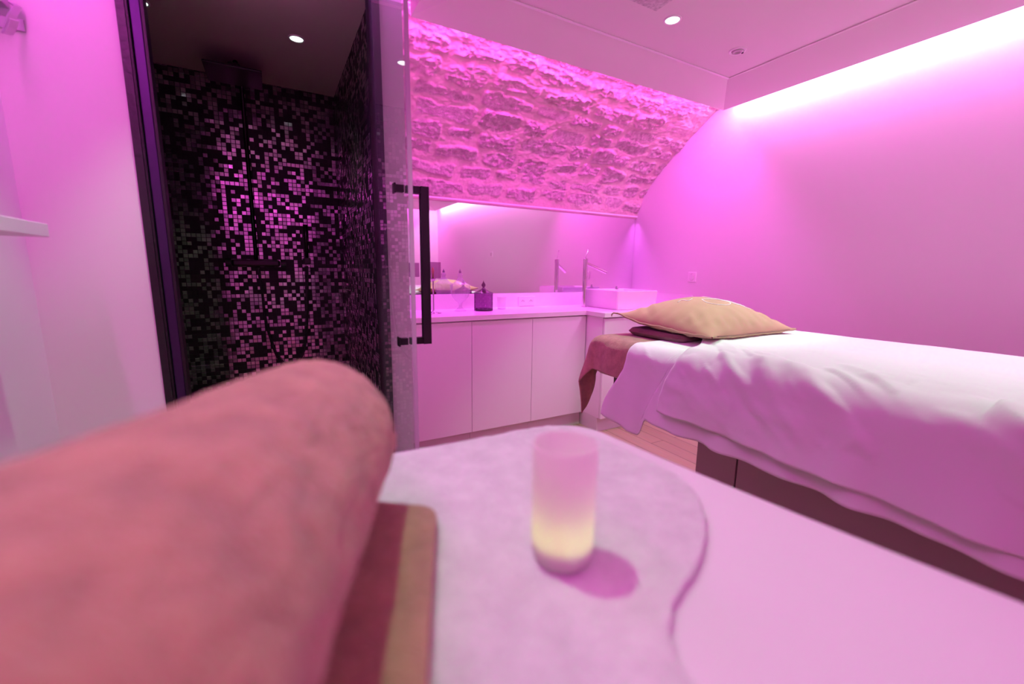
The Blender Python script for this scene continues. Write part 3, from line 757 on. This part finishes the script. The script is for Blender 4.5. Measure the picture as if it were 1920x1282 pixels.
def drape(name, m, label, cat, x_near, x_far, ztop, r, y_head, y_foot, hem, off=0.0, wr=0.006, seed=1, ny=220, ns=150, thick=0.004, far_hang=0.2):
    wtop = (x_far - r) - (x_near + r); top_len = wtop + r * math.pi / 2
    V = []
    for i in range(ny):
        u = i / (ny - 1)
        for j in range(ns):
            w = j / (ns - 1)
            # head edge position depends on how far round the bed the cloth is
            yb = y_foot + (y_head(0) - y_foot) * u
            sh_ = top_len + (ztop - r) - hem(yb)
            s = -far_hang + (sh_ + far_hang) * w
            d = max(0, s - wtop - r * 0.3)
            frac = s / sh_
            y = y_foot + (y_head(frac) - y_foot) * u
            x, z = side_path(s, x_near, x_far, ztop, r)
            hang = max(0.0, s - top_len)
            nz = 0
            fold = math.sin(y * 21 + seed * 2 + 3.0 * math.sin(y * 4.3 + seed)) * 0.5 + math.sin(y * 43 + 1.7 * seed) * 0.22
            x -= off + hang * 0.10 + hang * 0.10 * fold
            V.append([x, y, z, s, hang])
    A = np.array(V)
    n1 = fbm(A[:, 3] * 5 + 0.7 * A[:, 1], A[:, 1] * 3.2, 4, seed + 5)
    diag = ridged((A[:, 3] * 1.0 + A[:, 1] * 0.9) * 5.5, (A[:, 1] - A[:, 3] * 0.5) * 2.0, 3, seed + 9) - 0.55
    edge = np.exp(-((A[:, 3] - wtop - 0.05) / 0.22) ** 2)
    hng = np.clip(A[:, 4] / 0.06, 0, 1)
    d = wr * (n1 * 1.3 * (0.35 + edge) + diag * 1.7 * edge * (0.35 + 0.65 * (vnoise(A[:, 1] * 3.1, A[:, 3] * 0 + 2, seed) > 0.35)))
    P = A[:, :3].copy()
    P[:, 2] += np.maximum(d * (1 - hng), -0.002); P[:, 0] -= np.maximum(d * np.maximum(hng, edge * 0.6), -0.003)
    o = obj(name, P.tolist(), grid_faces(ny, ns), m, None, True, loc=(x_near, y_foot, ztop))
    sm = o.modifiers.new('solid', 'SOLIDIFY'); sm.thickness = thick; sm.offset = -1 if False else 0
    return tag(o, label, cat)

def hemA(y):
    b = -0.735 + 0.055 * float(sstep(1.22, 1.56, y))
    return b if y > 1.20 else -0.735 + 0.085 * float(sstep(1.20, 1.165, y))
def headA(f):
    return 1.44 + (0.115 * float(sstep(0.78, 1.0, f))) - 0.02 * float(sstep(0.0, 0.5, 1 - f)) + 0.015 * math.sin(f * 9)
def headA2(f):
    return headA(f)
drape('bed_sheet', 'cotton', 'smooth white under-sheet hanging lowest near the head of the bed', 'bed sheet', 1.418, 2.53, -0.326, 0.075, headA, -1.3, hemA, off=0.004, wr=0.016, seed=3, ny=300, ns=150, thick=0.003)
def hemB(y): return -0.575 - 0.03 * float(sstep(1.2, 0.0, y))
def headB(f):
    return 1.20 + 0.15 * (1 - f) ** 1.3 - 0.085 * float(sstep(0.55, 0.74, f)) + 0.085 * float(sstep(0.78, 1.0, f))
bl = drape('bed_blanket', 'cotton', 'puffy white top blanket spread over most of the massage bed', 'blanket', 1.395, 2.54, -0.306, 0.09, headB, -1.25, hemB, off=0.010, wr=0.034, seed=6, ny=320, ns=170, thick=0.014)

# folded over corner of the under-sheet where it meets the blanket
def fold_flap():
    pts = [(1.385, 1.215, -0.570), (1.375, 1.165, -0.60), (1.372, 1.09, -0.655), (1.372, 1.150, -0.722), (1.365, 1.215, -0.690)]
    v = [(x, y, z) for x, y, z in pts] + [(x + 0.006, y, z) for x, y, z in pts]
    n = 5; f = [tuple(range(n)), tuple(range(n, 2 * n))] + [(k, (k + 1) % n, n + (k + 1) % n, n + k) for k in range(n)]
    return v, f

# brown towel at the head end, corner hanging down
def head_towel():
    x0 = 1.437; ye = 1.742; zt = -0.338; r = 0.05
    na, nb = 110, 120; V = []
    for i in range(na):
        for j in range(nb):
            b = -0.85 + (0.85 + 0.15) * j / (nb - 1)     # across: positive over the near side
            hang_end = 0.10 + 0.27 * float(sstep(-0.16, 0.10, b))
            a = -0.46 + (0.46 + hang_end) * i / (na - 1)     # along the bed: negative on top, positive over the end
            a_, b_ = a + r, b + r
            da = max(a_, 0); db = max(b_, 0)
            px = x0 + r - min(b_, 0); py = ye - r + min(a_, 0)
            h = math.hypot(da, db); z = zt
            if h > 0:
                q = r * math.pi / 2
                if h < q: out = r * math.sin(h / r); dz = r - r * math.cos(h / r)
                else: out = r + 0.05 * (h - q); dz = r + (h - q)
                cx, cy = (db / h, da / h)
                both = min(da, db)
                out += 0.34 * both * (1 if h > q else h / q) * (1 - abs(cx - cy)) * 0.7
                px -= out * cx; py += out * cy; z -= dz
                if da > 0.06: px += 0.012 * math.sin(b * 26 + 1) * min(1, (da - 0.06) * 6); py += 0.012 * math.sin(b * 23) * min(1, (da - 0.06) * 6)
                if db > 0.06 and da < 0.05: px -= 0.006 * math.sin(a * 24)
            V.append((px, py, z))
    A = np.array(V); n = fbm(A[:, 0] * 9, A[:, 1] * 9 + A[:, 2] * 7, 4, 33) * 0.006; A[:, 2] += n + 0.003; 
    o = obj('bed_towel', A.tolist(), grid_faces(na, nb), 'brown', None, True, loc=(1.9, 1.5, zt))
    s = o.modifiers.new('solid', 'SOLIDIFY'); s.thickness = 0.007; s.offset = 1
    return tag(o, 'brown terry towel draped over the head end, corner hanging down', 'towel')
head_towel()

# folded plum towel under the pillow
def folded(name, m, parent_label, cat, c, hx, hy, layers, th, ang, seed):
    root = None; V = []; F = []
    nx, ny = 40, 40
    mb = MB()
    for L in range(layers):
        z0 = c[2] + L * th
        ring = []
        n = 96; rings = 14; vv = []
        for side in (0, 1):
            for q in range(rings + 1):
                t = q / rings
                for k in range(n):
                    a = 2 * math.pi * k / n; ca, sa = math.cos(a), math.sin(a); p = 0.22
                    ex = math.copysign(abs(ca) ** p, ca); ey = math.copysign(abs(sa) ** p, sa)
                    R = t; edge = th * 0.5
                    x = ex * (hx - 0.004 * L) * R; y = ey * (hy - 0.003 * L) * R
                    prof = math.sqrt(max(0, 1 - max(0, (t - 0.93) / 0.07) ** 2))
                    z = z0 + th * 0.5 + (1 if side == 0 else -1) * th * 0.5 * prof
                    vv.append([x, y, z])
        A = np.array(vv); A[:, 2] += 0.006 * fbm(A[:, 0] * 12, A[:, 1] * 12, 3, seed + 0 * L) * (0.3 + 0.7 * (L > 0))
        ca, sa = math.cos(ang), math.sin(ang)
        X = c[0] + A[:, 0] * ca - A[:, 1] * sa; Y = c[1] + A[:, 0] * sa + A[:, 1] * ca
        f = []
        for side in (0, 1):
            b = side * (rings + 1) * n
            for q in range(rings):
                for k in range(n):
                    k2 = (k + 1) % n; f.append((b + q * n + k, b + q * n + k2, b + (q + 1) * n + k2, b + (q + 1) * n + k))
        mb.add(np.stack([X, Y, A[:, 2]], -1).tolist(), f)
    return tag(mb.build(name, m, None, True, loc=c), parent_label, cat)
folded('folded_towel', 'plum', 'folded plum towel squeezed between the bed and the tan pillow', 'towel', (1.80, 1.47, -0.3215), 0.20, 0.185, 1, 0.034, 0.0, 4)

# pillow
PC = Vector((1.90, 1.415, -0.235)); PHX, PHY = 0.315, 0.285
def pil_frame(u, v):
    # plan position with slightly drawn-in sides and long pointed corners; seam height sags with the tilt
    k = 0.075
    x = PHX * u * (1 - k * (1 - v * v)); y = PHY * v * (1 - k * (1 - u * u))
    z = -0.012 - 0.03 * (1 - (v + 1) / 2) * (1 if True else 0) + 0.010 * u * 0 + 0.028 * (abs(u) ** 3) * (abs(v) ** 3) * (0.3 + 0.7 * (v > 0))
    return x, y, z
def pil_pt(u, v, side):
    x, y, z = pil_frame(u, v)
    e = max(0.0, (1 - u * u) * (1 - v * v))
    hgt = 0.138 if side > 0 else 0.046
    h = hgt * (e ** 0.55)
    # gathers running in from the seam and corners
    g = math.sin(u * 26 + 3 * v) * (abs(v) ** 4) * (1 - abs(u) ** 6) + math.sin(v * 23 + 2 * u) * (abs(u) ** 4) * (1 - abs(v) ** 6)
    dgn = math.sin((u * 1.3 - v) * 17) * math.exp(-((abs(u) + abs(v) - 1.35) / 0.25) ** 2)
    h += side * 0 + (0.0035 * g + 0.004 * dgn) * min(1, e * 7)
    h += 0.006 * (float(fbm(u * 3 + 5, v * 3 + 5, 3, 50))) * min(1, e * 4)
    return PC + Vector((x, y, z + (h if side > 0 else -h)))
pl_ = empty('pillow', PC); tag(pl_, 'square tan linen pillow with white stitched lettering on folded plum towel', 'pillow')
n = 90; V = []; F = []
for side in (1, -1):
    b = len(V)
    for i in range(n):
        for j in range(n):
            u = math.sin((-1 + 2 * i / (n - 1)) * math.pi / 2); v = math.sin((-1 + 2 * j / (n - 1)) * math.pi / 2)
            V.append(pil_pt(u, v, side))
    F += [tuple(q + b for q in f) for f in grid_faces(n, n)]
cu = obj('cover', V, F, 'tan', pl_, True)
bm = bmesh.new(); bm.from_mesh(cu.data); bmesh.ops.remove_doubles(bm, verts=bm.verts, dist=0.0002); bmesh.ops.recalc_face_normals(bm, faces=bm.faces); bm.to_mesh(cu.data); bm.free()
loop = []
for k in range(4 * 40):
    t = (k % 40) / 40 * 2 - 1; s_ = k // 40
    u, v = ((t, -1), (1, t), (-t, 1), (-1, -t))[s_]
    p = PC + Vector(pil_frame(u, v)); p.z += 0.0015 * math.sin(k * 1.1) + 0.002 * math.sin(k * 0.37); loop.append(p)
loop.append(loop[0].copy())
MB().tube(loop, 0.0045, 8, False).build('piping', 'tanpipe', pl_, True)
c0 = PC + Vector(pil_frame(-1, 1))
MB().tube([c0, c0 + Vector((-0.018, 0.012, 0.002)), c0 + Vector((-0.028, 0.012, -0.006)), c0 + Vector((-0.030, 0.010, -0.016))], [0.004, 0.004, 0.0035, 0.002], 8).build('corner_tie', 'tanpipe', pl_, True)
zp = [PC + Vector(pil_frame(u, -1)) + Vector((0, -0.004, 0.006)) for u in np.linspace(-0.9, 0.85, 24)]
MB().tube(zp, 0.0013, 6).build('zip_line', 'plum', pl_, True)
# stitched scribble, letters running from side to side across the crown
def stitch(pts, closed=False):
    out = []
    P_ = pts + ([pts[0]] if closed else [])
    for i in range(len(P_) - 1):
        for t in np.linspace(0, 1, 7, endpoint=False):
            p0 = P_[i - 1] if i > 0 else P_[i]; p1 = P_[i]; p2 = P_[i + 1]; p3 = P_[i + 2] if i + 2 < len(P_) else P_[i + 1]
            q = [0.5 * (2 * p1[a] + (p2[a] - p0[a]) * t + (2 * p0[a] - 5 * p1[a] + 4 * p2[a] - p3[a]) * t * t + (3 * p1[a] - p0[a] - 3 * p2[a] + p3[a]) * t ** 3) for a in (0, 1)]
            out.append(q)
    out.append(P_[-1])
    return [pil_pt(u + 0.08, v - 0.22, 1) + Vector((0, 0, 0.0012)) for u, v in out]
st = MB()
strokes = [
    [(-0.62, 0.34), (-0.50, 0.36), (-0.50, 0.22), (-0.38, 0.24)],
    [(-0.30, 0.10), (-0.38, -0.10), (-0.20, -0.26), (0.02, -0.24), (0.12, -0.10), (-0.02, 0.02), (-0.18, 0.06), (-0.30, 0.10)],
    [(0.00, 0.34), (-0.04, 0.20), (0.10, 0.02), (0.22, -0.14), (0.34, -0.40)],
    [(0.10, 0.02), (0.16, -0.18), (0.30, -0.26), (0.44, -0.20), (0.46, -0.02), (0.36, 0.10)],
    [(0.46, -0.02), (0.58, -0.02), (0.66, -0.12), (0.76, -0.12), (0.84, -0.22)],
]
for s_ in strokes: st.tube(stitch(s_), 0.0019, 6)
st.build('embroidery', 'thread', pl_, True)

# ------------------------------------------------------------------ foreground: white table with towels and candle
TZ = -0.302
tbl = empty('side_table', (0.2, 0.25, FL)); tag(tbl, 'white table with rounded corners, front edge out of the picture', 'table')
def catmull(pts, per=10):
    out = []; n = len(pts)
    for i in range(n):
        p0, p1, p2, p3 = (np.array(pts[(i + k) % n], float) for k in (-1, 0, 1, 2))
        for t in np.linspace(0, 1, per, endpoint=False):
            out.append(0.5 * (2 * p1 + (p2 - p0) * t + (2 * p0 - 5 * p1 + 4 * p2 - p3) * t * t + (3 * p1 - p0 - 3 * p2 + p3) * t ** 3))
    return np.array(out)
def rounded_poly(pts, rad, per=8):
    out = []; n = len(pts)
    for i in range(n):
        p0, p1, p2 = (np.array(pts[(i + k) % n], float) for k in (-1, 0, 1))
        a = p1 + (p0 - p1) / np.linalg.norm(p0 - p1) * rad[i]; b = p1 + (p2 - p1) / np.linalg.norm(p2 - p1) * rad[i]
        for t in np.linspace(0, 1, per): out.append((1 - t) ** 2 * a + 2 * t * (1 - t) * p1 + t * t * b)
    return np.array(out)
def slab(name, m, outline, z0, th, parent=None, loc=None, edge=0.006, noise=0.0, nscale=30, seed=0, rings=40, cx=None):
    """closed soft slab on an outline: rounded rim, optional surface noise"""
    O = np.array(outline); C = O.mean(0) if cx is None else np.array(cx); n = len(O); V = []; F = []
    d = np.linalg.norm(O - C, axis=1).mean()
    for side in (0, 1):
        for q in range(rings + 1):
            t = (q / rings) ** 0.8
            k = math.sqrt(max(0, 1 - max(0, (t - (1 - edge / d)) / (edge / d)) ** 2))
            P_ = C + (O - C) * t
            z = z0 + th / 2 + (1 if side == 0 else -1) * th / 2 * k
            zz = np.full(n, z)
            if noise and side == 0: zz = zz + noise * fbm(P_[:, 0] * nscale, P_[:, 1] * nscale, 5, seed, 0.6) * 2 * min(1, k * 2)
            V.append(np.stack([P_[:, 0], P_[:, 1], zz], -1))
        b = side * (rings + 1) * n
        for q in range(rings):
            for k in range(n):
                k2 = (k + 1) % n; F.append((b + q * n + k, b + q * n + k2, b + (q + 1) * n + k2, b + (q + 1) * n + k))
    return obj(name, np.concatenate(V).tolist(), F, m, parent, True, loc)
top = [(0.640, -0.16), (0.556, 0.325), (0.524, 0.665), (-0.20, 0.700), (-0.28, -0.16)]
slab('tabletop', 'tabletop', rounded_poly(top, [0.05, 0.2, 0.085, 0.06, 0.05], 12), TZ - 0.028, 0.028, tbl, edge=0.010, rings=60)
for lx, ly in ((0.48, 0.56), (-0.14, 0.58), (0.54, -0.08), (-0.20, -0.08)):
    MB().tube([(lx, ly, TZ - 0.03), (lx, ly, FL)], 0.016, 16).build('leg', 'brushed', tbl, True)
# white terry towel on the table
wt_out = catmull([(0.10, 0.648), (0.26, 0.652), (0.40, 0.652), (0.458, 0.638), (0.487, 0.56), (0.498, 0.466), (0.493, 0.37), (0.44, 0.30), (0.365, 0.25), (0.29, 0.22), (0.245, 0.17), (0.22, 0.06), (0.10, -0.10), (-0.15, -0.10), (-0.22, 0.1), (-0.20, 0.45), (-0.10, 0.63)], 12)
for i in range(len(wt_out)): wt_out[i] += 0.0022 * math.sin(i * 1.9) * math.sin(i * 0.7) * (wt_out[i] - np.array([0.12, 0.25])) / np.linalg.norm(wt_out[i] - np.array([0.12, 0.25]))
w = slab('table_towel', 'whiteterry', wt_out, TZ + 0.0003, 0.011, None, (0.2, 0.3, TZ), edge=0.012, noise=0.0022, nscale=45, seed=20, rings=90, cx=(0.12, 0.25))
tag(w, 'fluffy white terry towel with rounded edge spread on the table', 'towel')
TT = TZ + 0.0115
# flat folded brown towel
def orient(pts): return pts
fo = rounded_poly([(0.150, 0.445), (0.070, 0.235), (0.02, 0.02), (-0.13, 0.04), (-0.06, 0.30), (0.02, 0.50), (0.085, 0.492)], [0.022, 0.03, 0.02, 0.02, 0.03, 0.02, 0.01], 8)
w = slab('folded_towel', 'tanterry', fo, TT, 0.020, None, (0.05, 0.3, TT), edge=0.010, noise=0.001, nscale=50, seed=31, rings=50, cx=(0.03, 0.26))
tag(w, 'flat folded brown towel lying under the big rolled towel', 'towel')
# big rolled towel close to the lens
def rolled():
    az = 0.534; ax = Vector((math.sin(az), math.cos(az), 0)); bx = Vector((math.cos(az), -math.sin(az), 0))
    na, nt_ = 150, 200; V = []
    t0, t1 = -0.22, 0.490; base = TT + 0.0185; sq = 0.926; er = 0.03
    b0 = -0.171; cz = base + 0.1 * sq
    for i in range(na):
        t = t1 - (t1 - t0) * (1 - i / (na - 1)) ** 1.7
        e = (t1 - t) / er; q = min(1.0, max(0.0, t / t1)); R0 = 0.108 - 0.017 * q
        k = 1.0 if e >= 1 else max(0.0, 1 - (1 - e) ** 2.6) ** (1 / 2.6)
        for j in range(nt_):
            a = 2 * math.pi * j / nt_; c, s = math.cos(a), math.sin(a)
            rr = R0 * k * (1 + 0.012 * math.sin(2 * a + 0.6) + 0.010 * math.sin(3 * a + t * 9))
            V.append((b0 - 0.0705 * max(t, -0.1) / t1 + rr * c, t, base + R0 * sq - cz + rr * s * sq, a, k))
    A = np.array(V)
    nz = 0.0045 * fbm(A[:, 3] * 2.2, A[:, 1] * 14, 4, 70) * 2 + 0.0016 * fbm(A[:, 3] * 22, A[:, 1] * 190, 3, 71) * 2
    # seam of the roll
    rad = np.hypot(A[:, 0] - b0, A[:, 2]) + 1e-6
    f = 1 + nz * A[:, 4] / np.maximum(rad, 0.02)
    X = b0 + (A[:, 0] - b0) * f; Z = A[:, 2] * f
    P_ = [(ax * t + bx * x + Vector((0, 0, cz + z)))[:] for x, t, z in zip(X, A[:, 1], Z)]
    o = obj('rolled_towel', P_, [], 'brownroll', None)
    bpy.data.objects.remove(o)
    F = []
    for i in range(na - 1):
        for j in range(nt_):
            j2 = (j + 1) % nt_; F.append((i * nt_ + j, i * nt_ + j2, (i + 1) * nt_ + j2, (i + 1) * nt_ + j))
    F.append(tuple(range(nt_)))
    o = obj('rolled_towel', P_, F, 'brownroll', None, True, loc=(-0.05, 0.2, TT + 0.02))
    return tag(o, 'thick rosy brown rolled towel lying closest to the lens', 'towel')
rolled()

# tealight in frosted glass
cc = (0.239, 0.319, TT + 0.001)
cg = empty('tealight_glass', cc); tag(cg, 'frosted glass votive with a glowing yellow-green tealight inside', 'candle')
MB().lathe_open(cc, [(0.0, 0.001), (0.025, 0.0015), (0.0295, 0.004), (0.0312, 0.012), (0.0318, 0.123), (0.0308, 0.124), (0.0298, 0.123), (0.0292, 0.014), (0.022, 0.008), (0.0, 0.008)], 64).build('frosted_cup', 'frost', cg, True)
tl = MB().lathe(cc, [(0.0255, 0.0085), (0.028, 0.016), (0.028, 0.021), (0.016, 0.022), (0.0, 0.022)], 40).build('tealight', 'plastic', cg, True)
MB().lathe(cc, [(0.0, 0.0222), (0.006, 0.024), (0.008, 0.027), (0.006, 0.031), (0.0, 0.035)], 20).build('flame', 'flame', tl, True)
pd = bpy.data.lights.new('tealight_light', 'POINT'); pd.energy = 0.030; pd.color = (0.62, 1.0, 0.14); pd.shadow_soft_size = 0.006
po = bpy.data.objects.new('tealight_light', pd); COL.objects.link(po); po.parent = cg; po.location = (0, 0, 0.040)

# ------------------------------------------------------------------ lift everything onto the floor level
for o in list(SC.objects):
    if o.parent is None: o.location.z += HZ
